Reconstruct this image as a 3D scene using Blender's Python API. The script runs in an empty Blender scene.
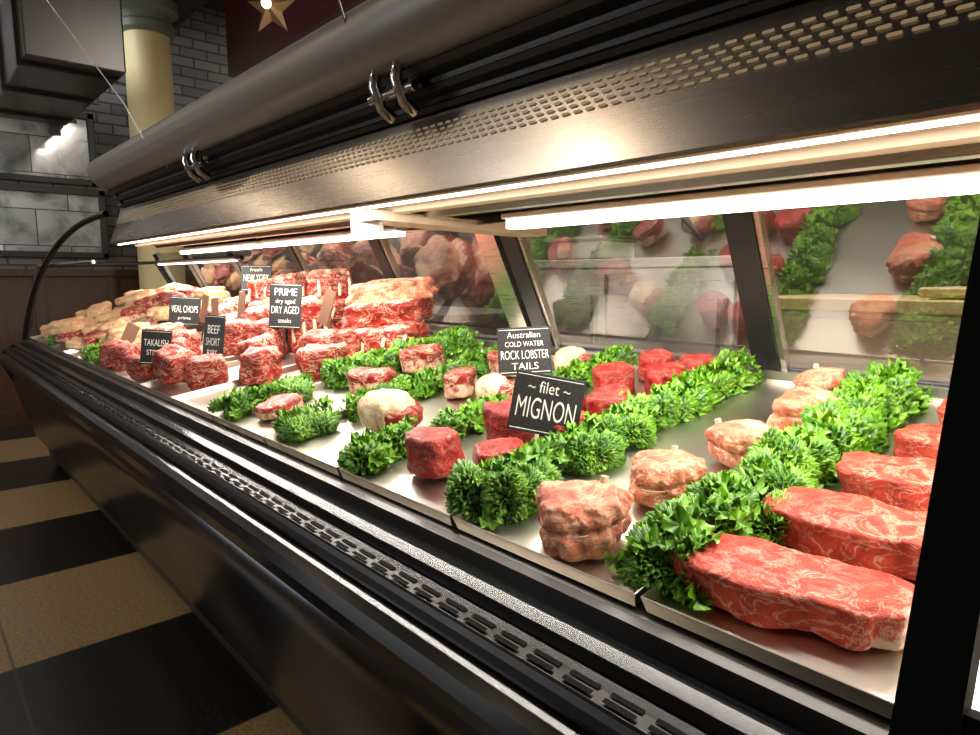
import bpy, math, random
import numpy as np
from mathutils import Vector, Matrix, noise
random.seed(4); RNG=np.random.default_rng(7)
H=1.1
def deckz(y): return .159*y+.6575
TILT=math.atan(.159)
col=bpy.context.scene.collection
# ---------------- materials ----------------
def mat(name,color=(.5,.5,.5),rough=.5,metal=0.,emit=None,es=0.,coat=0.,spec=.5):
    m=bpy.data.materials.new(name); m.use_nodes=True
    b=m.node_tree.nodes['Principled BSDF']
    b.inputs['Base Color'].default_value=(*color,1); b.inputs['Roughness'].default_value=rough
    b.inputs['Metallic'].default_value=metal; b.inputs['Coat Weight'].default_value=coat
    b.inputs['Specular IOR Level'].default_value=spec
    if emit: 
        b.inputs['Emission Color'].default_value=(*emit,1); b.inputs['Emission Strength'].default_value=es
    return m
def nd(m,t,**k):
    n=m.node_tree.nodes.new(t)
    for a,v in k.items(): setattr(n,a,v)
    return n
def lk(m,a,b): m.node_tree.links.new(a,b)
def noise_node(m,scale,detail=4,rough=.6,dist=0.,vec=None):
    n=nd(m,'ShaderNodeTexNoise'); n.inputs['Scale'].default_value=scale; n.inputs['Detail'].default_value=detail
    n.inputs['Roughness'].default_value=rough; n.inputs['Distortion'].default_value=dist
    if vec: lk(m,vec,n.inputs['Vector'])
    return n
def ramp(m,src,stops):
    r=nd(m,'ShaderNodeValToRGB'); e=r.color_ramp.elements
    while len(e)<len(stops): e.new(.5)
    for i,(p,c) in enumerate(stops):
        e[i].position=p; e[i].color=(*c,1) if len(c)==3 else c
    lk(m,src,r.inputs[0]); return r
def mix(m,f,a,b):
    n=nd(m,'ShaderNodeMix',data_type='RGBA')
    if hasattr(f,'links'): lk(m,f,n.inputs[0])
    else: n.inputs[0].default_value=f
    for s,i in ((a,6),(b,7)):
        if hasattr(s,'links'): lk(m,s,n.inputs[i])
        else: n.inputs[i].default_value=(*s,1)
    return n.outputs[2]
def bump(m,h,strength=.4,dist=.004):
    b=nd(m,'ShaderNodeBump'); b.inputs['Strength'].default_value=strength; b.inputs['Distance'].default_value=dist
    lk(m,h,b.inputs['Height']); lk(m,b.outputs[0],m.node_tree.nodes['Principled BSDF'].inputs['Normal'])
def steel(name,color,rough,stretch=(1,60,60),amt=.12):
    m=mat(name,color,rough,1.)
    tc=nd(m,'ShaderNodeTexCoord'); mp=nd(m,'ShaderNodeMapping'); mp.inputs['Scale'].default_value=stretch
    lk(m,tc.outputs['Object'],mp.inputs[0]); n=noise_node(m,6,5,.6,0,mp.outputs[0])
    mr=nd(m,'ShaderNodeMapRange'); mr.inputs[3].default_value=rough-amt; mr.inputs[4].default_value=rough+amt
    lk(m,n.outputs[0],mr.inputs[0]); lk(m,mr.outputs[0],m.node_tree.nodes['Principled BSDF'].inputs['Roughness'])
    return m
M_STEEL=steel('brushed_steel',(.60,.57,.53),.30)
M_TRAY=steel('tray_steel',(.58,.53,.46),.32,(40,2,2),.06)
M_HOOD=steel('hood_steel',(.40,.36,.33),.27,(.5,8,8),.03)
M_BODY=steel('dark_panel',(.11,.11,.12),.24,(1,8,8),.04)
M_BLACK=mat('black_gloss',(.006,.006,.007),.2,0,spec=.4)
M_BLKMAT=mat('black_satin',(.010,.010,.011),.42)
M_BARBLK=mat('black_gasket',(.006,.006,.006),.7,spec=.05)
M_RAIL=mat('dark_rail',(.055,.052,.050),.32,.7)
M_CANOPY=mat('gray_canopy',(.20,.185,.17),.42,.2)
M_UNDER=mat('hood_underside_cream',(.58,.46,.34),.4)
M_CHROME=mat('chrome',(.7,.7,.7),.15,1.)
M_LED=mat('led_diffuser',(1,1,1),.5,0,(1.,.94,.82),6.)
M_SLOT=mat('vent_slot_glow',(.26,.18,.10),.5,0,(.8,.58,.32),.20)  # emission stands in for interior light shining through the slots
M_SLOTD=mat('vent_slot_dark',(.002,.002,.002),.8,spec=.1)
def glass(name,tint,lo,hi):
    m=bpy.data.materials.new(name); m.use_nodes=True; nt=m.node_tree; nt.nodes.clear()
    o=nd(m,'ShaderNodeOutputMaterial'); t=nd(m,'ShaderNodeBsdfTransparent'); t.inputs[0].default_value=(*tint,1)
    g=nd(m,'ShaderNodeBsdfGlossy'); g.inputs['Roughness'].default_value=.005
    f=nd(m,'ShaderNodeLayerWeight'); f.inputs['Blend'].default_value=.5
    p=nd(m,'ShaderNodeMath',operation='POWER'); lk(m,f.outputs['Facing'],p.inputs[0]); p.inputs[1].default_value=4
    r=nd(m,'ShaderNodeMapRange'); r.inputs[3].default_value=lo; r.inputs[4].default_value=hi; lk(m,p.outputs[0],r.inputs[0])
    mx=nd(m,'ShaderNodeMixShader'); lk(m,r.outputs[0],mx.inputs[0]); lk(m,t.outputs[0],mx.inputs[1]); lk(m,g.outputs[0],mx.inputs[2]); lk(m,mx.outputs[0],o.inputs[0])
    return m
M_GLASS=glass('front_glass',(.99,.99,.99),.001,.02)
M_RGLASS=glass('rear_glass',(.84,.85,.84),.26,.45)
def meat(name,red,dark,fatc,marb=.5,mscale=28,spec_r=.42,spec=.28,coat=.07):
    m=mat(name,red,spec_r,coat=coat,spec=spec); b=m.node_tree.nodes['Principled BSDF']; b.inputs['Coat Roughness'].default_value=.12
    tc=nd(m,'ShaderNodeTexCoord'); v=tc.outputs['Object']
    n1=noise_node(m,16,6,.7,.4,v); base=mix(m,ramp(m,n1.outputs[0],[(.38,(0,0,0)),(.62,(1,1,1))]).outputs[0],dark,red)
    mp=nd(m,'ShaderNodeMapping'); mp.inputs['Scale'].default_value=(1,1,2.0); lk(m,v,mp.inputs[0])
    n2=noise_node(m,mscale,6,.62,1.6,mp.outputs[0])
    r2=ramp(m,n2.outputs[0],[(.465,(0,0,0)),(.495,(1,1,1)),(.505,(1,1,1)),(.535,(0,0,0))])
    n3=noise_node(m,9,2,.5,0,v); r3=ramp(m,n3.outputs[0],[(.34,(marb*.15,)*3),(.60,(marb,marb,marb))])
    mm=nd(m,'ShaderNodeMath',operation='MULTIPLY'); lk(m,r2.outputs[0],mm.inputs[0]); lk(m,r3.outputs[0],mm.inputs[1])
    c=mix(m,mm.outputs[0],base,fatc)
    at=nd(m,'ShaderNodeAttribute',attribute_name='fat')
    n4=noise_node(m,38,5,.7,.8,v); ad=nd(m,'ShaderNodeMath',operation='ADD'); lk(m,at.outputs['Fac'],ad.inputs[0]); lk(m,n4.outputs[0],ad.inputs[1])
    r4=ramp(m,ad.outputs[0],[(.85,(0,0,0)),(.97,(1,1,1))])
    n5=noise_node(m,60,3,.6,0,v); fc=mix(m,ramp(m,n5.outputs[0],[(.45,(0,0,0)),(.7,(.7,.7,.7))]).outputs[0],fatc,(fatc[0]*.80,fatc[1]*.45,fatc[2]*.34))
    c=mix(m,r4.outputs[0],c,fc); lk(m,c,b.inputs['Base Color'])
    n6=noise_node(m,80,6,.75,.5,v); bump(m,n6.outputs[0],.7,.007)
    return m
FAT=(.78,.56,.40)
M_FILET=meat('filet_meat',(.40,.010,.007),(.19,.003,.003),FAT,.35,34,.38,.25)
M_STRIP=meat('strip_steak_meat',(.56,.070,.032),(.34,.020,.010),FAT,.55,22)
M_TIED=meat('tied_roast_meat',(.66,.25,.13),(.46,.09,.05),(.78,.56,.38),.8,18)
M_RIB=meat('rib_meat',(.38,.022,.012),(.17,.005,.004),FAT,.8,18)
M_PALE=meat('pale_veal',(.76,.50,.27),(.62,.27,.13),(.84,.66,.40),.6,14)
M_LOB=meat('lobster_tail_meat',(.78,.64,.42),(.62,.38,.19),(.86,.78,.60),.6,16)
M_STRING=mat('butcher_string',(.66,.56,.40),.8)
M_BONE=mat('bone',(.70,.54,.36),.5)
m=mat('kale_green',(.1,.3,.03),.38); b=m.node_tree.nodes['Principled BSDF']
tc=nd(m,'ShaderNodeTexCoord'); n=noise_node(m,30,4,.6,0,tc.outputs['Object'])
at=nd(m,'ShaderNodeAttribute',attribute_name='ridge_shade')
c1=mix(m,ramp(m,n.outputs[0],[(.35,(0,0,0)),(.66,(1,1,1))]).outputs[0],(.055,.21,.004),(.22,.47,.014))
c2=mix(m,at.outputs['Fac'],(.009,.050,.002),c1); lk(m,c2,b.inputs['Base Color'])  # crevice shade painted into the colour: dark gaps, bright ridges and leaf edges
M_KALE=m
M_CHALK=mat('chalkboard',(.012,.012,.012),.55); M_WHITE=mat('chalk_white',(.75,.75,.70),.7)
M_TAGB=mat('brown_tag',(.13,.06,.03),.6)
# ---------------- mesh helpers ----------------
def empty(name,loc=(0,0,0)):
    e=bpy.data.objects.new(name,None); e.location=loc; e.empty_display_size=.1; col.objects.link(e); return e
def setpar(o,parent):
    if parent: o.parent=parent; o.matrix_parent_inverse=Matrix.Translation(-Vector(parent.location))
def mobj(name,verts,faces,mt,parent=None,smooth=False,attr=None):
    me=bpy.data.meshes.new(name); me.from_pydata([tuple(v) for v in verts],[],[tuple(f) for f in faces]); me.update()
    o=bpy.data.objects.new(name,me); col.objects.link(o)
    for x in (mt if isinstance(mt,list) else [mt]): me.materials.append(x)
    if smooth: me.polygons.foreach_set('use_smooth',[True]*len(me.polygons))
    if attr:
        for k,v in attr.items():
            a=me.attributes.new(k,'FLOAT','POINT'); a.data.foreach_set('value',np.asarray(v,dtype=np.float32))
    setpar(o,parent)
    return o
def box(name,x0,x1,y0,y1,z0,z1,mt,parent=None,bev=0.):
    v=[(x,y,z) for x in (x0,x1) for y in (y0,y1) for z in (z0,z1)]
    f=[(0,1,3,2),(4,6,7,5),(0,4,5,1),(2,3,7,6),(0,2,6,4),(1,5,7,3)]
    o=mobj(name,v,f,mt,parent)
    if bev: md=o.modifiers.new('bev','BEVEL'); md.width=bev; md.segments=3
    return o
def prof(name,pts,x0,x1,mt,parent=None,closed=False,smooth=False,thick=0.):
    n=len(pts); v=[(x0,y,z) for y,z in pts]+[(x1,y,z) for y,z in pts]; f=[]
    for i in range(n if closed else n-1):
        j=(i+1)%n; f.append((i,j,n+j,n+i))
    if closed: f+= [tuple(range(n-1,-1,-1)),tuple(range(n,2*n))]
    o=mobj(name,v,f,mt,parent,smooth)
    if thick: md=o.modifiers.new('s','SOLIDIFY'); md.thickness=thick; md.offset=0
    return o
def tube(name,pts,r,mt,parent=None,cyc=False,res=3):
    cu=bpy.data.curves.new(name,'CURVE'); cu.dimensions='3D'; cu.bevel_depth=r; cu.bevel_resolution=res; cu.use_fill_caps=True
    s=cu.splines.new('POLY'); s.points.add(len(pts)-1)
    for p,q in zip(s.points,pts): p.co=(*q,1)
    s.use_cyclic_u=cyc; cu.materials.append(mt)
    o=bpy.data.objects.new(name,cu); col.objects.link(o); setpar(o,parent)
    return o
def bar(name,a,b,w,d,mt,parent=None):
    a=Vector(a);b=Vector(b);t=(b-a).normalized(); X=Vector((1,0,0)); n=t.cross(X).normalized(); X=n.cross(t).normalized()
    v=[]
    for p in (a,b):
        for s,q in ((-1,-1),(1,-1),(1,1),(-1,1)): v.append(p+X*(s*w/2)+n*(q*d/2))
    return mobj(name,v,[(3,2,1,0),(4,5,6,7),(0,1,5,4),(1,2,6,5),(2,3,7,6),(3,0,4,7)],mt,parent)
# ---------------- ROOM ----------------
XW=-6.1
m=mat('checker_floor',(.3,.2,.1),.28); b=m.node_tree.nodes['Principled BSDF']
tc=nd(m,'ShaderNodeTexCoord'); mp=nd(m,'ShaderNodeMapping'); mp.inputs['Location'].default_value=(1.54+.66*20,.5+1.32*10,.01); 
lk(m,tc.outputs['Object'],mp.inputs[0]); mp2=nd(m,'ShaderNodeMapping'); mp2.inputs['Scale'].default_value=(1/.66,1/1.32,1); lk(m,mp.outputs[0],mp2.inputs[0])
ck=nd(m,'ShaderNodeTexChecker'); ck.inputs['Scale'].default_value=1.; lk(m,mp2.outputs[0],ck.inputs[0])
sp=noise_node(m,90,4,.8,0,tc.outputs['Object'])
tan=mix(m,ramp(m,sp.outputs[0],[(.4,(0,0,0)),(.62,(1,1,1))]).outputs[0],(.22,.135,.055),(.40,.28,.13))
blk=mix(m,ramp(m,sp.outputs[0],[(.52,(0,0,0)),(.70,(1,1,1))]).outputs[0],(.009,.008,.007),(.06,.048,.035))
cc=mix(m,ck.outputs['Fac'],tan,blk); 
bk=nd(m,'ShaderNodeTexBrick'); bk.offset=0; bk.inputs['Scale'].default_value=1; bk.inputs['Brick Width'].default_value=.66; bk.inputs['Row Height'].default_value=.66; bk.inputs['Mortar Size'].default_value=.004
mp3=nd(m,'ShaderNodeMapping'); mp3.inputs['Location'].default_value=(1.54+.66*20,-.162+.66*20,0); lk(m,tc.outputs['Object'],mp3.inputs[0]); lk(m,mp3.outputs[0],bk.inputs[0])
bk.inputs['Color1'].default_value=(0,0,0,1);bk.inputs['Color2'].default_value=(0,0,0,1);bk.inputs['Mortar'].default_value=(.7,.7,.7,1)
lk(m,mix(m,bk.outputs['Color'],cc,(.06,.045,.03)),b.inputs['Base Color']); M_FLOOR=m
box('floor',XW-.1,2.2,-2.6,3.6,-.06,0,M_FLOOR)
M_CEIL=mat('ceiling_dark',(.035,.032,.03),.8); box('ceiling',XW-.1,2.2,-2.6,3.6,3.4,3.46,M_CEIL)
m=mat('painted_brick',(.3,.3,.3),.6); b=m.node_tree.nodes['Principled BSDF']
tc=nd(m,'ShaderNodeTexCoord'); sx=nd(m,'ShaderNodeSeparateXYZ'); lk(m,tc.outputs['Object'],sx.inputs[0]); cb=nd(m,'ShaderNodeCombineXYZ'); lk(m,sx.outputs[1],cb.inputs[0]); lk(m,sx.outputs[2],cb.inputs[1])
bk=nd(m,'ShaderNodeTexBrick'); bk.inputs['Scale'].default_value=1; bk.inputs['Brick Width'].default_value=.22; bk.inputs['Row Height'].default_value=.08; bk.inputs['Mortar Size'].default_value=.008
bk.inputs['Color1'].default_value=(.17,.165,.16,1);bk.inputs['Color2'].default_value=(.09,.087,.085,1);bk.inputs['Mortar'].default_value=(.04,.04,.04,1)
lk(m,cb.outputs[0],bk.inputs[0]); lk(m,bk.outputs[0],b.inputs['Base Color']); bump(m,bk.outputs[0],.5,.01); M_BRICK=m
box('wall_left',XW-.1,XW,-2.6,3.6,0,3.4,M_BRICK)
M_WALLB=mat('kitchen_wall',(.22,.20,.17),.7); box('wall_back',XW,2.2,3.5,3.6,0,3.4,M_WALLB)
M_WALLR=mat('side_wall',(.12,.11,.10),.7); box('wall_right',2.1,2.2,-2.6,3.5,0,3.4,M_WALLR)
box('wall_front',XW,2.1,-2.6,-2.5,0,3.4,M_WALLR)
m=mat('wood_wainscot',(.16,.07,.03),.4); b=m.node_tree.nodes['Principled BSDF']; tc=nd(m,'ShaderNodeTexCoord'); mp=nd(m,'ShaderNodeMapping'); mp.inputs['Scale'].default_value=(20,20,1.5); lk(m,tc.outputs['Object'],mp.inputs[0]); n=noise_node(m,3,5,.6,.5,mp.outputs[0])
lk(m,mix(m,n.outputs[0],(.035,.015,.008),(.10,.045,.02)),b.inputs['Base Color']); M_WOOD=m
w=empty('trim_1',(XW,0,0)); box('wainscot',XW,XW+.03,-2.5,3.4,0,1.12,M_WOOD,w); box('rail_cap',XW,XW+.06,-2.5,3.4,1.12,1.17,M_WOOD,w)
for i,y in enumerate(np.arange(-2.2,3.2,.5)): box('stile_%d'%i,XW+.03,XW+.045,y,y+.07,.1,1.12,M_WOOD,w)
box('baseboard_left',XW,XW+.05,-2.5,3.4,0,.1,M_WOOD)
m=mat('glow_painted_print',(.4,.4,.4),.12,coat=.5); b=m.node_tree.nodes['Principled BSDF']; tc=nd(m,'ShaderNodeTexCoord'); sx=nd(m,'ShaderNodeSeparateXYZ'); lk(m,tc.outputs['Object'],sx.inputs[0])
cb=nd(m,'ShaderNodeCombineXYZ'); lk(m,sx.outputs[1],cb.inputs[0]); lk(m,sx.outputs[2],cb.inputs[1])
n=nd(m,'ShaderNodeTexBrick'); n.inputs['Scale'].default_value=1; n.inputs['Brick Width'].default_value=.43; n.inputs['Row Height'].default_value=.27; n.inputs['Mortar Size'].default_value=.004; lk(m,cb.outputs[0],n.inputs[0])
n.inputs['Color1'].default_value=(.78,.82,.83,1); n.inputs['Color2'].default_value=(.30,.33,.33,1); n.inputs['Mortar'].default_value=(.06,.06,.06,1)
n2=noise_node(m,3.2,4,.6,.6,tc.outputs['Object']); lk(m,mix(m,ramp(m,n2.outputs[0],[(.35,(0,0,0)),(.60,(1,1,1))]).outputs[0],(.12,.13,.13),n.outputs[0]),b.inputs['Base Color']); M_PRINT=m  # noise lightens the panels, painting in highlights of backlit glass
def frame(y0,y1,z0,z1):
    e=empty('framed_picture',(XW+.03,(y0+y1)/2,(z0+z1)/2)); t=.045
    box('print',XW+.002,XW+.015,y0,y1,z0,z1,M_PRINT,e)
    for nme,a in (('frame_bottom',(y0,y1,z0,z0+t)),('frame_top',(y0,y1,z1-t,z1)),('frame_side_1',(y0,y0+t,z0,z1)),('frame_side_2',(y1-t,y1,z0,z1))):
        box(nme,XW+.002,XW+.04,*a,M_BLKMAT,e,.004)
frame(.05,1.29,1.82,2.37); frame(.05,1.33,1.26,1.79); frame(-1.5,-.1,1.45,2.3)
M_COL=mat('column_yellow',(.74,.62,.32),.5); M_CAP=mat('column_capital',(.16,.19,.16),.5)
def cyl(name,x,y,zr,mt,parent=None,n=48,smooth=False):
    v=[];f=[]
    for z,r in zr:
        for i in range(n): a=2*math.pi*i/n; v.append((x+r*math.cos(a),y+r*math.sin(a),z))
    for k in range(len(zr)-1):
        for i in range(n): j=(i+1)%n; f.append((k*n+i,k*n+j,(k+1)*n+j,(k+1)*n+i))
    f.append(tuple(range(n-1,-1,-1))); f.append(tuple(range((len(zr)-1)*n,len(zr)*n)))
    return mobj(name,v,f,mt,parent,smooth)
e=empty('column',(-5.5,1.56,0))
cyl('shaft',-5.5,1.56,[(0,.20),(.25,.20),(.27,.165),(2.9,.155)],M_COL,e)
cyl('capital',-5.5,1.56,[(2.86,.165),(2.88,.19),(2.93,.19),(2.95,.17),(3.0,.17),(3.03,.22),(3.1,.22)],M_CAP,e)
box('trim_3',XW,1.9,1.25,1.9,3.1,3.4,M_BLKMAT,None,.01)
e=empty('air_duct',(-5,.8,2.5)); box('duct_body',-6.04,-4.3,.62,1.10,2.25,2.70,M_RAIL,e,.01)
for i,x in enumerate((-5.8,-5.1,-4.45)): box('duct_flange_%d'%i,x,x+.03,.60,1.12,2.23,2.72,M_BLKMAT,e); tube('duct_hanger_%d'%i,[(x,.85,2.7),(x,.85,3.4)],.008,M_RAIL,e)
M_MAR=mat('maroon_soffit',(.07,.010,.018),.4,coat=.3); box('trim_2',-5.0,1.9,1.95,2.5,2.55,3.4,M_MAR)
M_STAR=mat('star_brass',(.45,.30,.16),.3,.8); M_BULB=mat('warm_bulb',(1,.8,.5),.4,0,(1,.7,.35),6)
e=empty('star_lantern',(-3.3,1.52,2.42)); c=Vector((-3.3,1.52,2.42)); A=Vector((.74,.67,0)); v=[c+Vector((.04,-.04,0)),c-Vector((.04,-.04,0))]
for i in range(10):
    a=math.pi/2+i*math.pi/5; r=.13 if i%2==0 else .055; v.append(c+A*r*math.cos(a)+Vector((0,0,r*math.sin(a))))
f=[]
for i in range(10): f+=[(0,2+i,2+(i+1)%10),(1,2+(i+1)%10,2+i)]
mobj('star_body',v,f,M_STAR,e); tube('hanging_cord',[c+Vector((0,0,.12)),(c.x,c.y,3.4)],.004,M_BLKMAT,e)
bpy.ops.mesh.primitive_uv_sphere_add(radius=.024,location=c+Vector((.05,-.05,0)),segments=16,ring_count=8); o=bpy.context.object; o.name='bulb'; o.data.materials.append(M_BULB); setpar(o,e)
for (x,y,z) in ((-1.75,-.2,2.55),(-3.4,-.22,2.65),(-5.0,-.3,2.65)):
    e=empty('pendant_lamp',(x,y,z)); o=cyl('shade',x,y,[(z+.02,.12),(z+.08,.10),(z+.15,.05),(z+.19,.02)],M_BLKMAT,e,32,True)
    cyl('bulb_globe',x,y,[(z-.075,.012),(z-.06,.045),(z-.02,.062),(z+.01,.055)],M_BULB,e,24,True)
    tube('pendant_cord',[(x,y,z+.19),(x,y,3.4)],.004,M_BLKMAT,e)
    L=bpy.data.lights.new('pendant_light','POINT'); L.energy=6; L.color=(1,.80,.58); L.shadow_soft_size=.05; lo=bpy.data.objects.new('pendant_bulb_light',L); lo.location=(x,y,z-.14); col.objects.link(lo); setpar(lo,e)
# ---------------- DISPLAY CASE ----------------
XN=1.2; XB=-4.6; XH=-3.2
case=empty('meat_display_case',(-1.7,1,0))
zz=lambda p:[(y,z+H) for y,z in p]
prof('body_panel',zz([(.46,-.49),(.475,-.60),(.505,-.74),(.55,-.90),(.62,-1.02)]),XB,XN,M_BODY,case,thick=.006,smooth=True)
prof('toe_kick',zz([(.66,-1.02),(.66,-1.1),(1.4,-1.1),(1.4,-.25),(.56,-.40),(.5,-.5),(.62,-1.015)]),XB+.02,XN,M_BLKMAT,case,closed=True)
bmp=zz([(.54,-.372),(.505,-.368),(.49,-.372),(.487,-.385),(.47,-.39),(.452,-.392),(.445,-.40),(.443,-.415),(.425,-.418),(.412,-.425),(.405,-.44),(.408,-.46),(.42,-.475),(.445,-.482),(.46,-.49)])
prof('bumper_rail',bmp,XB-.02,XN,M_BLACK,case,thick=.003)
prof('bumper_trim_strip',zz([(.447,-.392),(.443,-.398),(.441,-.408)]),XB-.02,XN,M_BLKMAT,case,thick=.002)
v=[];f=[]
for x in np.arange(XB+.1,XN-.1,.05):
    for k in range(2):
        y=.457+.012*k; n0=len(v); v+=[(x,y-.003,H-.3877),(x+.036,y-.003,H-.3877),(x+.036,y+.003,H-.3867),(x,y+.003,H-.3867)]; f.append((n0,n0+1,n0+2,n0+3))
mobj('front_vent_slots',v,f,M_SLOTD,case)
prof('body_lower_trim',zz([(.615,-1.0),(.61,-1.01),(.61,-1.03),(.62,-1.035)]),XB,XN,M_RAIL,case,thick=.004)
pe=zz([(.42,-.475),(.405,-.44),(.445,-.40),(.49,-.372),(.55,-.36),(1.5,-.215),(1.5,-1.1),(.66,-1.1),(.62,-1.02),(.475,-.60)])
mobj('far_end_panel',[(XB,y,z) for y,z in pe]+[(XB-.04,y,z) for y,z in pe],[tuple(range(10)),tuple(range(19,9,-1))]+[(i,10+i,10+(i+1)%10,(i+1)%10) for i in range(10)],M_BLACK,case)
prof('deck_floor',[(.535,deckz(.535)-.004),(1.44,deckz(1.44)-.004)],XB,XN,M_STEEL,case,thick=.006)
prof('front_sill',zz([(.53,-.375),(.53,-.350),(.542,-.348),(.55,-.36)]),XB,XN,M_RAIL,case,thick=.003)
prof('rear_ledge',zz([(1.405,-.232),(1.405,-.205),(1.52,-.195),(1.52,-.24)]),XB,XN,M_STEEL,case,thick=.004)
prof('rear_body',[(1.52,.9),(1.52,.0)],XB,XN,M_STEEL,case,thick=.01)
gz=[(.548,-.355),(.575,-.27),(.61,-.15),(.65,-.02),(.69,.10),(.71,.16)]
prof('front_glass_pane',zz(gz),XH,XN,M_GLASS,case,smooth=True)
gl=[(.548,-.355),(.575,-.25),(.60,-.13),(.62,-.02),(.64,.07)]
prof('front_glass_corner',zz(gl),XB,XH,M_GLASS,case,smooth=True)
prof('glass_top_pane',zz([(.64,.07),(1.26,.10)]),XB,XH,M_GLASS,case)
tube('glass_top_rail',[(XB,.64,H+.07),(XH,.64,H+.07)],.008,M_CHROME,case)
tube('glass_top_rail_rear',[(XB,1.27,H+.10),(XH,1.27,H+.10)],.012,M_BLKMAT,case)
ep=[]
for i in range(15):
    s=i/14; ep.append((XH+(XB-XH)*math.sin(s*math.pi/2), .70-.16*s, H+.27-(.27+.36)*(1-math.cos(s*math.pi/2))))
tube('curved_end_frame',ep,.014,M_BLACK,case)
tube('end_frame_front',[(XB,y,z) for y,z in zz(gl)],.012,M_BLKMAT,case)
tube('end_frame_rear',[(XB,1.45,H-.215),(XB,1.27,H+.10),(XB,.64,H+.07)],.012,M_BLKMAT,case)
mobj('end_glass',[(XB,.55,H-.355),(XB,1.45,H-.215),(XB,1.27,H+.1),(XB,.64,H+.07)],[(0,1,2,3)],M_GLASS,case)
pts=[(-.118,y-.004,z) for y,z in zz(gz)]
for k in range(len(pts)-1): bar('glass_joint_%d'%k,pts[k],pts[k+1],.042,.03,M_BARBLK,case)
bar('glass_joint_foot',(-.07,.545,H-.362),(-.07,.560,H-.315),.13,.03,M_BARBLK,case)
# hood
LZ=.146
prof('hood_face',zz([(.722,LZ+.004),(.712,LZ),(.709,LZ+.004),(.76,.293),(.775,.297)]),XH,XN,M_HOOD,case,thick=.003)
v=[];f=[]
nrm=Vector((0,-.147,.05)).normalized()*.0035
for r in range(5):
    s=.565+.070*r
    for x in np.arange(XH+.08+(.011 if r%2 else 0),XN-.1,.022):
        n0=len(v)
        for dx,ds in ((-.0078,0),(-.0058,.015),(.0058,.015),(.0078,0),(.0058,-.015),(-.0058,-.015)):
            q=s+ds; v.append(Vector((x+dx,.709+.051*q,H+LZ+.004+(.289-LZ)*q))+nrm)
        f.append(tuple(range(n0,n0+6)))
mobj('hood_perforations',v,f,M_SLOT,case)
prof('hood_rails',zz([(.775,.297),(.755,.300),(.750,.306),(.757,.312),(.757,.322),(.735,.326),(.731,.333),(.74,.339),(.74,.350),(.715,.356),(.708,.365),(.716,.372)]),XH,XN,M_RAIL,case,thick=.003)
cr=[(.716,.368),(.69,.370),(.665,.380),(.647,.396),(.637,.416),(.634,.438),(.64,.458),(.655,.474),(.68,.485),(.74,.49),(1.3,.46)]
prof('canopy_shell',zz(cr),XH+.05,XN,M_CANOPY,case,smooth=True,thick=.004)
prof('hood_underside',zz([(.724,LZ+.003),(.76,.158),(.80,.150),(.90,.146),(.965,.142)]),XH,XN,M_UNDER,case,thick=.003)
prof('hood_inner_rail',zz([(.80,.150),(.805,.139),(.82,.137),(.826,.149)]),XH,XN,M_UNDER,case,thick=.002)
prof('hood_inner_rail_rear',zz([(.885,.146),(.89,.134),(.90,.132),(.906,.144)]),XH,XN,M_STEEL,case,thick=.002)
prof('hood_top_inside',zz([(1.04,.125),(1.1,.150),(1.28,.150),(1.33,.17),(1.3,.46)]),XH,XN,M_UNDER,case,thick=.003)
for x,nm in ((XH+.05,'far'),(XN,'near')):
    pe=zz([(.71,LZ),(.76,.293),(.716,.372)]+cr[1:]+[(1.33,.17),(1.28,.15),(1.0,.14)])
    mobj('hood_end_cap_'+nm,[(x,y,z) for y,z in pe],[tuple(range(len(pe)))],M_BLKMAT,case)
def led(x0,x1,y,z,w,power,ang=0,th=.004):
    box('led_fixture',x0,x1,y-w*.7,y+w*.7,z+th,z+th+.012,M_UNDER,case,.003)
    box('led_tube',x0+.01,x1-.01,y-w/2,y+w/2,z-.002,z+th,M_LED,case)
    L=bpy.data.lights.new('led_strip','AREA'); L.shape='RECTANGLE'; L.size=x1-x0-.02; L.size_y=w; L.energy=power; L.color=(1,.935,.84)
    lo=bpy.data.objects.new('led_strip_light',L); lo.location=((x0+x1)/2,y,z-.004); lo.rotation_euler=(math.radians(ang),0,0); col.objects.link(lo); setpar(lo,case)
led(-1.05,XN-.05,1.0,H+.107,.035,17,0,.018)
led(-2.3,-1.45,1.0,H+.112,.03,8,0,.01)
led(XH,-2.35,1.0,H+.112,.03,8,0,.01)
led(XB+.1,XH-.05,1.26,H+.085,.02,7)
led(XH,XN-.05,.738,H+.143,.008,23,10,.002)
bar('hood_joint_bracket',(-1.25,.76,H+.132),(-1.25,1.28,H+.12),.10,.02,M_UNDER,case)
bar('hood_joint_bracket_drop',(-1.30,.80,H+.10),(-1.30,.80,H+.14),.12,.01,M_STEEL,case)
for x in (-1.04,-2.08):
    for dx in (-.035,.035):
        tube('lid_hinge_clip',[(x+dx,.725,H+.295),(x+dx,.70,H+.31),(x+dx,.685,H+.345),(x+dx,.690,H+.385),(x+dx,.715,H+.395),(x+dx,.73,H+.37),(x+dx,.72,H+.34)],.011,M_CHROME,case)
    tube('lid_hinge_pin',[(x-.07,.70,H+.33),(x+.07,.70,H+.33)],.009,M_CHROME,case)
tube('suspension_wire',[(-1.0,.70,H+.36),(-1.08,.64,H+.42),(-1.1,.62,H+.52),(-1.4,.75,3.4)],.002,M_RAIL,case)
tube('suspension_wire_far',[(-2.3,.69,H+.35),(-2.33,.63,H+.44),(-2.4,.60,H+.55),(-2.75,.35,H+1.1),(-3.0,.2,3.4)],.0018,M_STEEL,case)
a0=Vector((0,1.455,H-.212)); a1=Vector((0,1.265,H+.155)); k=0
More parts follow.
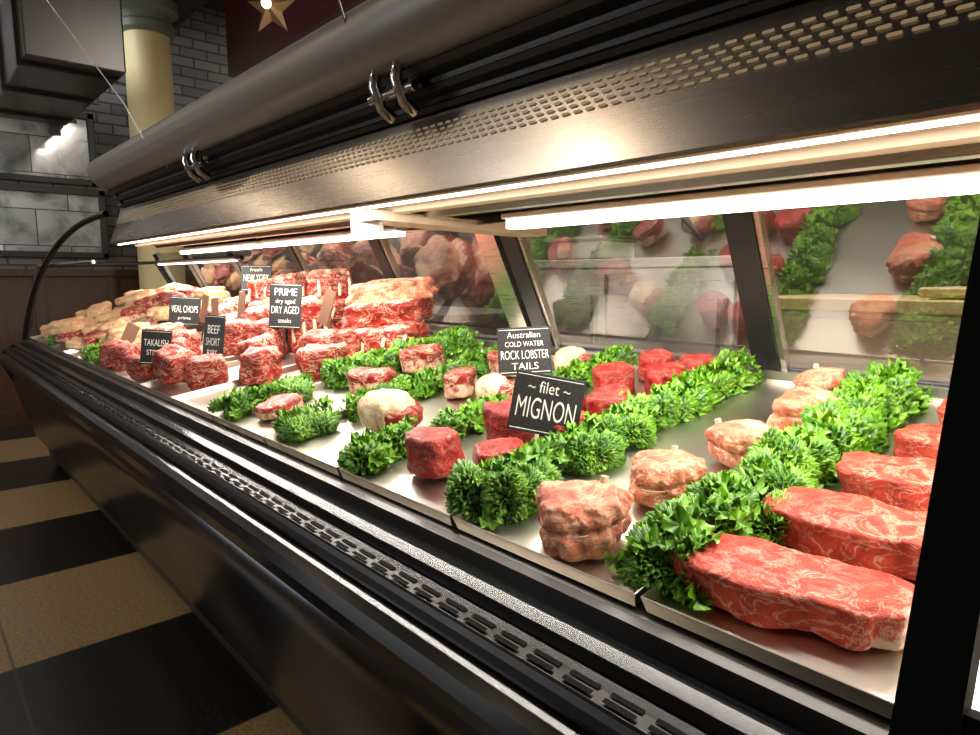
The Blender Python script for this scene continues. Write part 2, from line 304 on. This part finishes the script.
for x in (.67,0.,-.67,-1.34,-2.01,-2.68,-3.35,-4.02,XB+.03):
    bar('rear_mullion_%d'%k,a0+Vector((x,0,0)),a1+Vector((x,0,0)),.060,.03,M_BLKMAT,case); 
    bar('rear_mullion_trim_%d'%k,a0+Vector((x+.037,0,0)),a1+Vector((x+.037,0,0)),.012,.02,M_STEEL,case); k+=1
bar('rear_mullion_wide',a0+Vector((-1.42,-.01,0)),a1+Vector((-1.42,-.01,0)),.075,.03,M_STEEL,case)
mobj('rear_sliding_glass',[(XB,a0.y,a0.z),(XN,a0.y,a0.z),(XN,a1.y,a1.z),(XB,a1.y,a1.z)],[(0,1,2,3)],M_RGLASS,case)
tube('rear_track',[(XB,1.45,H-.205),(XN,1.45,H-.205)],.012,M_BLKMAT,case)
edges=[.86,.55,.24,-.07,-.385,-.70,-1.02,-1.335,-1.65,-1.965,-2.28,-2.6,-2.92,-3.24,-3.56,-3.88,-4.2,-4.55]
for a,b_ in zip(edges[:-1],edges[1:]):
    x0=b_+.004;x1=a-.004;y0=.56;y1=1.40;h=.020;t=.004
    P=lambda x,y,z:(x,y-z*math.sin(TILT),deckz(y)+.002+z)
    v=[P(x0,y0,h),P(x1,y0,h),P(x1,y1,h),P(x0,y1,h),P(x0+t,y0+t,.002),P(x1-t,y0+t,.002),P(x1-t,y1-t,.002),P(x0+t,y1-t,.002)]
    o=mobj('steel_tray',v,[(4,5,6,7),(0,1,5,4),(1,2,6,5),(2,3,7,6),(3,0,4,7)],M_TRAY)
    md=o.modifiers.new('s','SOLIDIFY'); md.thickness=.0018; md.offset=0
# ---------------- MEAT ----------------
import bmesh
_ico={}
def ico(n):
    if n not in _ico:
        bm=bmesh.new(); bmesh.ops.create_icosphere(bm,subdivisions=n,radius=1); bm.verts.ensure_lookup_table()
        _ico[n]=(np.array([v.co[:] for v in bm.verts]),np.array([[v.index for v in f.verts] for f in bm.faces])); bm.free()
    return _ico[n]
def blob(name,x,y,sx,sy,sz,mt,yaw=0.,e=2.5,fz=5.,amp=.10,fatfn=None,shape=None,lift=0.,sub=5,seed=None,parent=None,pitch=0.):
    V,F=ico(sub); V=V.copy(); seed=random.random()*100 if seed is None else seed
    ax,ay,az=np.abs(V).T
    r=1/(( (ax**e+ay**e)**(fz/e)+az**fz)**(1/fz)+1e-9); V*=r[:,None]
    th=np.arctan2(V[:,1],V[:,0])
    if shape is not None: s=shape(th,V); V[:,0]*=s; V[:,1]*=s
    out=[]
    for p in V:
        q=Vector(p*np.array([sx,sy,sz])/.05)
        d=noise.fractal(q*.9+Vector((seed,seed,0)),1.,2.,3)*amp*1.3+noise.noise(q*3.2+Vector((0,seed,0)))*amp*.35+noise.noise(q*8+Vector((0,seed,0)))*amp*.16
        out.append(p*(1+d))
    W=np.array(out); fat=np.zeros(len(W)) if fatfn is None else fatfn(V)
    W=W*np.array([sx,sy,sz]); W[:,2]-=W[:,2].min()
    rot=Matrix.Rotation(TILT,4,'X')@Matrix.Rotation(yaw,4,'Z')@Matrix.Rotation(pitch,4,'Y')
    loc=Vector((x,y,deckz(y)+.005+lift)); W=W@np.array(rot.to_3x3()).T
    if pitch: W[:,2]-=(W[:,2]-.159*W[:,1]).min()
    if parent is not None:
        o=mobj(name,W+np.array(loc)-np.array(parent.location),F,mt,None,True,{'fat':fat}); o.parent=parent
    else:
        o=mobj(name,W,F,mt,None,True,{'fat':fat}); o.location=loc
    return o,Matrix.Translation(loc)@rot
R=math.radians
def stripshape(th,V): return 1+.06*np.cos(2*th+.6)-.16*np.exp(-((V[:,0]-.35)/.25)**2)*(V[:,1]<0)+.04*np.cos(5*th+2)
def fatside(V): return np.clip((.55-V[:,2])*.9,0,.42)
def fatstrip(V):
    side=np.clip((np.hypot(V[:,0]*.8,V[:,1])-.72)*2,0,1)*(V[:,2]<.75)
    low=np.clip((-.15-V[:,2])*1.2,0,.5)
    return side*(.12+.3*(V[:,1]>.2)+low*.8)+np.clip((V[:,0]-.8)*1.6,0,.45)
for (x,y,l,w,h,yaw) in ((-.272,.650,.106,.048,.022,8),(-.235,.80,.114,.050,.023,4),(-.240,.955,.087,.049,.023,12),(-.22,1.10,.08,.046,.023,5),(-.22,1.25,.07,.044,.023,20)):
    blob('strip_steak',x,y,l,w,h,M_STRIP,R(yaw),3.4,9,.085,fatstrip,stripshape,seed=x*9+y*17,sub=6)
def tied(x,y,r,h):
    sd=random.random()*50
    def shp(th,V): return (1-.09*np.exp(-((V[:,2]-.05)/.14)**2))*(1+.07*np.cos(3*th+sd)+.04*np.cos(5*th+sd*2)+.03*np.cos(14*th+2*V[:,2])*(np.abs(V[:,2])<.8))
    e=empty('tied_ribeye_steak',(x,y,deckz(y)))
    o,mw=blob('meat',x,y,r,r*.92,h,M_TIED,random.random()*6,2.2,4.,.15,lambda V:.05+np.clip((np.hypot(V[:,0],V[:,1])-.75)*1.0,0,.22),shp,seed=sd,parent=e,sub=6)
    ring=[]
    for k in range(40):
        a=2*math.pi*k/40; rr=r*.925*(1+.07*math.cos(3*a+sd)); ring.append(mw@Vector((rr*math.cos(a),rr*.92*math.sin(a),h*1.05)))
    tube('butcher_string',ring,.0013,M_STRING,e,True)
    tube('bone_tip',[mw@Vector((r*.45,r*.5,1.6*h)),mw@Vector((r*.55,r*.6,2.25*h))],.005,M_BONE,e)
for a in ((-.523,.632,.058,.034),(-.507,.795,.050,.029),(-.475,.955,.048,.031),(-.46,1.14,.052,.031),(-.50,1.30,.045,.028)): tied(*a)
def fatf(V): return np.clip((V[:,2]-.2)*.12,0,.12)
for (x,y,r,h) in ((-.875,.665,.046,.036),(-.80,.745,.045,.020),(-.865,.83,.042,.038),(-.775,.88,.044,.027),(-.865,.985,.040,.036),(-.765,1.0,.045,.032),(-.865,1.14,.042,.034),(-.765,1.19,.044,.034),(-.86,1.30,.042,.03),(-.77,1.32,.04,.027)):
    blob('filet_mignon_steak',x,y,r,r*.9,h,M_FILET,random.random()*6,2.6,8.,.13,fatf,lambda th,V:1+.05*np.cos(3*th)+.04*V[:,2]*-1)
def lob(x,y,r,h):
    sd=random.random()*20; e=empty('lobster_tail',(x,y,deckz(y)))
    def shp(th,V): return 1+.05*np.cos(9*th)*(1-V[:,2]*.3)
    o,mw=blob('tail_meat',x,y,r,r*.85,h,M_LOB,random.random()*6,2.1,2.4,.09,None,shp,seed=sd,parent=e)
    blob('tail_shell',x+.02,y+.01,r*.9,r*.8,h*.75,M_RIB,0,2.2,2.6,.1,seed=sd+3,parent=e)
    for q in range(4):
        a0_=math.pi*q/4
        tube('net_band_%d'%q,[mw@Vector((r*.98*math.cos(a0_)*c_,r*.84*math.sin(a0_)*c_,h*(1.0+.98*math.sqrt(max(0,1-c_*c_))))) for c_ in np.linspace(-1,1,16)],.0012,M_STRING,e)
for a in ((-1.15,.755,.060,.044),(-1.06,.97,.043,.038),(-1.09,1.26,.046,.034)): lob(*a)
for (x,y,r,h) in ((-1.52,.68,.055,.018),(-1.21,1.0,.04,.03),(-1.24,1.18,.045,.03),(-1.45,.9,.05,.03),(-1.5,1.1,.05,.035)):
    blob('sirloin_steak',x,y,r*1.2,r*.85,h,M_RIB,random.random()*6,2.6,6.,.13,fatside)
def rib_fat(V): return np.clip((V[:,1]-.45)*.9,0,.5)+np.clip((V[:,2]-.8)*1.0,0,.2)
def chunk(x,y,l,w,h,yaw,pitch=0,nm='porterhouse_steak'):
    e=empty(nm,(x,y,deckz(y)))
    sd=random.random()*60
    o,mw=blob('meat',x,y,l,w,h,M_RIB,yaw,3.2,8.,.16,rib_fat,lambda th,V:1+.08*np.cos(3*th+sd),seed=sd,sub=4,parent=e,pitch=pitch)
    tube('bone',[mw@Vector((-l*.9,w*.2,h*.9)),mw@Vector((-l*.5,w*.45,h*1.6)),mw@Vector((l*.1,w*.2,h*1.98)),mw@Vector((l*.8,w*.3,h*1.85))],.006,M_BONE,e)
for a in ((-1.91,.80,.055,.045,.048,.6),(-2.02,.69,.055,.045,.045,1.2),(-2.22,.64,.055,.045,.05,.3,.3),(-1.74,.92,.07,.045,.045,.9),(-2.1,.88,.05,.05,.05,2.),(-1.86,.98,.06,.05,.055,.2),
          (-2.38,.72,.06,.05,.05,1.,-.3),(-2.45,.62,.05,.04,.04,.3),(-2.70,.63,.05,.05,.045,.9),(-2.85,.63,.06,.045,.045,.2),(-2.6,.8,.06,.05,.055,1.6),(-2.25,.98,.06,.06,.065,.9),(-2.45,.95,.06,.06,.06,.1),(-2.78,.80,.06,.05,.05,.7),(-1.88,1.08,.05,.05,.05,2.6)): chunk(*a)
def roast(x,y,l,w,h,yaw,lift=0,bones=True,mt=None):
    e=empty('prime_rib_roast',(x,y,deckz(y)+lift)); sd=random.random()*60
    o,mw=blob('meat',x,y,l,w,h,mt or M_RIB,yaw,3.,6.,.14,lambda V:np.clip((V[:,2]-.55)*1.2,0,.4)+np.clip((V[:,1]-.4)*.7,0,.4),None,seed=sd,lift=lift,parent=e)
    if bones:
        for k in range(4):
            u=-l*.7+k*l*.47
            tube('rib_bone_%d'%k,[mw@Vector((u,-w*1.02,h*.6)),mw@Vector((u+.005,-w*.99,h*1.2)),mw@Vector((u+.01,-w*.6,h*1.9)),mw@Vector((u+.012,0,h*2.02))],.006,M_BONE,e)
roast(-1.86,1.20,.15,.09,.045,R(35)); roast(-1.88,1.23,.145,.085,.042,R(42),.085,False); roast(-1.88,1.25,.14,.075,.034,R(36),.160,False,M_TIED)
roast(-2.20,1.12,.08,.07,.09,R(60),0,True); roast(-2.30,1.26,.10,.09,.075,R(20),0,True); roast(-2.30,1.26,.08,.07,.06,R(70),.14,True)
roast(-2.55,1.13,.09,.08,.07,R(30)); roast(-2.75,1.24,.12,.09,.07,R(10)); roast(-2.72,1.05,.08,.06,.06,R(80)); roast(-2.95,1.10,.09,.08,.07,R(50)); roast(-3.1,1.26,.12,.08,.07,R(20)); roast(-2.62,1.27,.08,.07,.06,R(70),.13)
roast(-3.0,.86,.08,.06,.05,R(20)); roast(-2.9,1.28,.09,.07,.05,R(30),.13); roast(-3.35,1.28,.12,.08,.06,R(30))
for k in range(70):
    x=-3.15-random.random()*1.3; y=.64+random.random()*.68
    blob('veal_chop',x,y,.085,.055,.020+.012*random.random(),M_PALE if k%4 else M_RIB,random.random()*6,2.4,5,.16,fatside,lambda th,V:1+.25*np.cos(th),lift=.034*(k//18)*(.6+.6*(y>.85)),sub=4,pitch=random.uniform(-.25,.25))
# ---------------- KALE: curly crinkled clumps (labyrinth ridges) + ruffled leaf tips ----------------
def gyr(P,k,ph):
    x,y,z=(P*k+ph).T
    return np.sin(x)*np.cos(y)+np.sin(y)*np.cos(z)+np.sin(z)*np.cos(x)
def kale(x,y0,y1,width=.042,height=.05,leafd=500):
    L=y1-y0; VS=[];FS=[];RM=[];off=0
    step=.042 if x>-1.2 else .055
    n=max(2,int(L/step)); far=x<-.9
    for i in range(n):
        for side in ((-1,1) if width>.037 else (0,)):
            s=(i+RNG.random()*.7)/n; cy=y0+L*s
            cx=x+side*width*.42+RNG.normal()*.007+.010*math.sin(s*L*22+x*9)
            big=.75+.45*RNG.random()
            sx_,sy_,sz_=width*.62*big*(1.25 if side==0 else 1),.034*big,height*.66*(.7+.5*RNG.random())
            V,F=ico(5 if far or cy>1.0 else 6)
            D=V*np.array([sx_,sy_,sz_]); ph=RNG.random(3)*20
            lump=.18*np.sin(V[:,0]*3+ph[0])*np.sin(V[:,1]*3.3+ph[1])+.14*np.sin(V[:,2]*5+ph[2]+V[:,0]*4)
            D=D*(1+lump)[:,None]
            Wp=D+.0035*np.sin(D[:,[1,2,0]]*330+ph)+.0015*np.sin(D[:,[2,0,1]]*800+ph[::-1])
            k1=2*math.pi/(.021 if far else .018)
            g1=np.abs(gyr(Wp,k1,ph)); rdg=np.clip(1-g1/.95,0,1)**.8
            g2=np.abs(gyr(Wp+.002*np.sin(D*500),k1*2.6,ph[::-1])); rd2=np.clip(1-g2/1.1,0,1)
            disp=(.0125 if not far else .014)*(rdg-.45)+.0034*(rd2-.4)*(.4+rdg)
            nrm_=V/np.array([sx_,sy_,sz_]); nrm_/=np.linalg.norm(nrm_,axis=1)[:,None]
            Pn=D+nrm_*disp[:,None]
            Pn[:,2]+=sz_*.45; Pn[:,0]+=cx; Pn[:,1]+=cy; Pn[:,2]+=deckz(cy)+.006
            Pn[:,2]=np.maximum(Pn[:,2],.159*Pn[:,1]+.6575+.005)
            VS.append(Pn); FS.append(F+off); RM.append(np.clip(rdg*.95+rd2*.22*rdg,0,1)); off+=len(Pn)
    tris=np.concatenate(FS).tolist(); quads=[]
    rr=np.array([0,.5,.8,1.]); nt=26; nr=len(rr); tt=np.linspace(-2.9,2.9,nt)
    Rr,T=np.meshgrid(rr,tt,indexing='ij'); fq=[]
    for i in range(nr-1):
        for j in range(nt-1): a=i*nt+j; fq.append((a,a+1,a+nt+1,a+nt))
    fq=np.array(fq)
    for k in range(int(L*leafd)):
        s=RNG.random(); cy=y0-.01+(L+.02)*s; u=np.clip(RNG.normal()*.6,-1.1,1.1); cx=x+u*width
        hz=height*1.02*math.sqrt(max(.05,1-min(1,u*u)))*(.75+.3*RNG.random()) if RNG.random()<.6 else .004
        if abs(u)>.75: hz=.004+.02*RNG.random()
        sz=.008+.008*RNG.random(); f1=int(RNG.integers(3,5)); f2=int(RNG.integers(5,7)); p1,p2=RNG.random(2)*6.28
        R_=Rr*sz*(1+.14*np.sin(f1*T+p1)*Rr); X=R_*np.cos(T); Y=R_*np.sin(T)
        Z=sz*(.35*Rr**1.6+.34*Rr**2*np.sin(f1*T+p1)+.42*Rr**2.2*np.sin(f2*T+p2))
        Pn=np.stack([X.ravel(),Y.ravel(),Z.ravel()],1)
        m3=np.array((Matrix.Rotation(float(u)*.9,3,'Y')@Matrix.Rotation(RNG.random()*6.28,3,'Z')@Matrix.Rotation(RNG.normal()*.45,3,'X')))
        Pn=Pn@m3.T; Pn[:,0]+=cx; Pn[:,1]+=cy; Pn[:,2]+=deckz(cy)+.006+hz
        Pn[:,2]=np.maximum(Pn[:,2],.159*Pn[:,1]+.6575+.005)
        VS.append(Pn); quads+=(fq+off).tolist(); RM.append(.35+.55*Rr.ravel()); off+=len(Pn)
    mobj('kale_garnish',np.concatenate(VS).tolist(),tris+quads,M_KALE,None,True,{'ridge_shade':np.concatenate(RM)})
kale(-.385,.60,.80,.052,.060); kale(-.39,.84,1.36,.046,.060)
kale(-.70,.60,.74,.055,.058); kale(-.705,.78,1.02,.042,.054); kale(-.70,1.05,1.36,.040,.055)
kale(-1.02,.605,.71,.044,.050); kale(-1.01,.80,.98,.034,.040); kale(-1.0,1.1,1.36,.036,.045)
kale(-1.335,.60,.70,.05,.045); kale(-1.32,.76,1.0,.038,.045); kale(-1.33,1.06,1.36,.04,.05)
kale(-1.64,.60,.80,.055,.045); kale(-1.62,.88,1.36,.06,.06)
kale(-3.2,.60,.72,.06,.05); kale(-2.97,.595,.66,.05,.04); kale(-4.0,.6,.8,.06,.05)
# ---------------- SIGNS ----------------
def sign(x,y,dz,w,h,lines,yaw=48,roll=0,lean=-8,brown=False):
    e=empty('price_sign',(x,y,deckz(y)+dz)); 
    mb=box('board',-w/2,w/2,-.002,.002,-h/2,h/2,M_TAGB if brown else M_CHALK,None,.001); mb.parent=e
    st=box('stake',-.003,.003,.002,.005,-dz+.006,0,M_BLKMAT); st.parent=e
    if not brown:
        for nm,a in (('border_top',(-w/2+.004,w/2-.004,h/2-.006,h/2-.0048)),('border_bottom',(-w/2+.004,w/2-.004,-h/2+.0048,-h/2+.006))):
            o=box(nm,a[0],a[1],-.0028,-.002,a[2],a[3],M_WHITE); o.parent=e
    for i,(txt,zc,sc) in enumerate(lines):
        cu=bpy.data.curves.new('lettering','FONT'); cu.body=txt; cu.align_x='CENTER'; cu.align_y='CENTER'; cu.size=1; cu.offset=-.004
        cu.materials.append(M_WHITE); o=bpy.data.objects.new('lettering_%d'%(i+1),cu); col.objects.link(o); bpy.context.view_layer.update()
        bw=max(o.dimensions.x,.01); tw=w*sc[0]; th_=h*sc[1]
        o.scale=(tw/bw,th_/.72,1); o.rotation_euler=(math.pi/2,0,0); o.location=(0,-.0032,zc*h); o.parent=e
    e.rotation_euler=(R(lean),R(roll),R(yaw))
sign(-.77,.825,.094,.122,.105,[('~ filet ~',.27,(.6,.20)),('MIGNON',-.10,(.84,.36))],44,10,-6)
sign(-1.03,1.03,.120,.118,.105,[('Australian',.33,(.62,.13)),('COLD WATER',.14,(.72,.11)),('ROCK LOBSTER',-.09,(.90,.19)),('TAILS',-.33,(.5,.15))],48,-3)
sign(-3.06,.95,.150,.135,.125,[('VEAL CHOPS',.05,(.85,.25)),('prime',-.25,(.4,.12))],50,3)
sign(-2.36,.635,.115,.092,.115,[('TAKALISH',.12,(.8,.2)),('STEAKS',-.16,(.6,.16))],62,5)
sign(-2.18,.76,.125,.12,.16,[('BEEF',.2,(.6,.18)),('SHORT',-.05,(.7,.16)),('RIBS',-.28,(.5,.14))],10,0)
sign(-2.92,1.22,.250,.135,.115,[('fresh',.32,(.4,.14)),('NEW YORK',0,(.86,.28)),('steaks',-.3,(.5,.14))],48,0)
sign(-2.16,1.00,.190,.110,.155,[('PRIME',.3,(.7,.17)),('dry aged',.1,(.6,.1)),('DRY AGED',-.1,(.86,.17)),('steaks',-.33,(.4,.1))],48,2)
for (x,y,dz,ya,ro) in ((-1.98,1.06,.18,10,20),(-2.6,1.02,.17,5,5),(-2.75,.97,.15,12,-5),(-2.9,.98,.16,8,10),(-2.9,.68,.10,100,30)):
    sign(x,y,dz,.05,.12,[],ya,ro,-5,True)
# ---------------- KITCHEN BEHIND ----------------
M_BEIGE=mat('butcher_block',(.42,.27,.13),.5); M_TANP=mat('laminate_panel',(.42,.32,.21),.35)
def cabinet(name,x0,x1,y0,y1,h,nd_=3,mt=None,top=None):
    mt=mt or M_STEEL
    e=empty(name,((x0+x1)/2,(y0+y1)/2,0))
    box('carcass',x0,x1,y0+.02,y1,.1,h-.04,mt,e); box('worktop',x0-.02,x1+.02,y0-.02,y1,h-.04,h,top or M_STEEL,e,.005); box('plinth',x0+.03,x1-.03,y0+.06,y1,0,.1,M_BLKMAT,e)
    for i in range(nd_):
        a=x0+(x1-x0)*i/nd_+.01; b_=x0+(x1-x0)*(i+1)/nd_-.01
        box('door_front_%d'%i,a,b_,y0,y0+.02,.12,h-.06,mt,e,.004); box('handle_%d'%i,b_-.05,b_-.03,y0-.025,y0,h-.35,h-.15,M_CHROME,e)
cabinet('kitchen_counter',-1.05,1.8,2.15,2.75,1.04,3,M_TANP,M_BEIGE); cabinet('steel_refrigerator',-2.3,-1.15,2.2,2.9,1.18,2); cabinet('prep_table',-4.6,-2.6,2.1,2.7,.92)
box('cutting_board',-.6,.2,2.2,2.6,1.045,1.075,M_BEIGE,None,.01)
M_PAPER=mat('paper_stack',(.6,.58,.52),.8); 
e=empty('kitchen_scale',(-1.9,2.35,1.18)); box('scale_base',-2.05,-1.8,2.25,2.5,1.185,1.26,M_PAPER,e,.01); box('scale_plate',-2.08,-1.77,2.22,2.5,1.265,1.28,M_CHROME,e,.004); box('scale_display',-1.98,-1.86,2.45,2.48,1.28,1.42,M_BLKMAT,e,.005)
e=empty('wall_shelf',(-1,3.4,1.6)); box('shelf_board',-4.5,1.6,3.15,3.49,1.55,1.58,M_STEEL,e)
for i in range(22):
    x=-4.4+i*.27; hh=.08+.14*random.random(); box('container_%d'%i,x,x+.12+.08*random.random(),3.2,3.4,1.58,1.58+hh,random.choice([M_PAPER,M_BEIGE,M_RAIL,M_STEEL,M_MAR]),e,.01)
# ---------------- LIGHTS ----------------
def area(name,loc,rot,sx,sy,e,c=(1,.9,.75)):
    L=bpy.data.lights.new(name,'AREA'); L.shape='RECTANGLE'; L.size=sx; L.size_y=sy; L.energy=e; L.color=c
    o=bpy.data.objects.new(name,L); o.location=loc; o.rotation_euler=rot; col.objects.link(o)
area('shop_fill_light',(-3.2,-1.4,3.38),(0,0,0),1.2,.6,22,(1,.92,.80))  # unseen fill added to light the customer side
area('kitchen_fill_light',(-.8,1.85,3.05),(R(-20),0,0),2.5,.3,120,(1,.92,.80))  # added overhead fill, brightens the kitchen behind the rear glass
area('kitchen_fill_light_rear',(-.8,2.9,3.38),(0,0,0),2.5,.5,80,(1,.92,.80))  # second added kitchen fill, out of view
area('kitchen_fill_light_far',(-4,2.8,3.38),(0,0,0),1.2,.5,45,(1,.94,.86))  # added fill for the far end of the kitchen, no fixture
area('frame_fill_light',(-5.4,.6,3.0),(0,R(35),0),.3,.9,18,(.92,.95,1))  # added lamp without a fixture, brightens the frames on the left wall
area('storefront_window_light',(-3.6,-2.45,1.7),(R(90),0,0),2.4,1.5,28,(.92,.95,1))
M_WINP=mat('window_pane',(.5,.55,.6),.3,0,(.9,.95,1),.4)
e=empty('window_1',(-3.6,-2.48,1.7)); box('pane',-4.85,-2.35,-2.495,-2.48,.92,2.48,M_WINP,e)
for i,x in enumerate((-4.87,-4.03,-3.18,-2.35)): box('window_frame_%d'%i,x-.03,x+.03,-2.495,-2.44,.88,2.52,M_BLKMAT,e)
w=bpy.data.worlds.new('w'); bpy.context.scene.world=w; w.use_nodes=True; w.node_tree.nodes['Background'].inputs[0].default_value=(.9,.95,1,1); w.node_tree.nodes['Background'].inputs[1].default_value=.03
# ---------------- CAMERA ----------------
c=bpy.data.cameras.new('camera'); c.sensor_width=36; c.lens=24.245; c.clip_start=.01
co=bpy.data.objects.new('camera',c); col.objects.link(co)
Rv=Vector((.669,.743,0));F=Vector((-.7363,.6630,-.1336)).normalized();Rv.normalize();U=Rv.cross(F)
mw=Matrix((Rv,U,-F)).transposed().to_4x4(); mw.translation=(0,0,H); co.matrix_world=mw
bpy.context.scene.camera=co
bpy.context.scene.view_settings.view_transform='Standard'
bpy.context.scene.view_settings.look='None'
bpy.context.scene.view_settings.exposure=.12
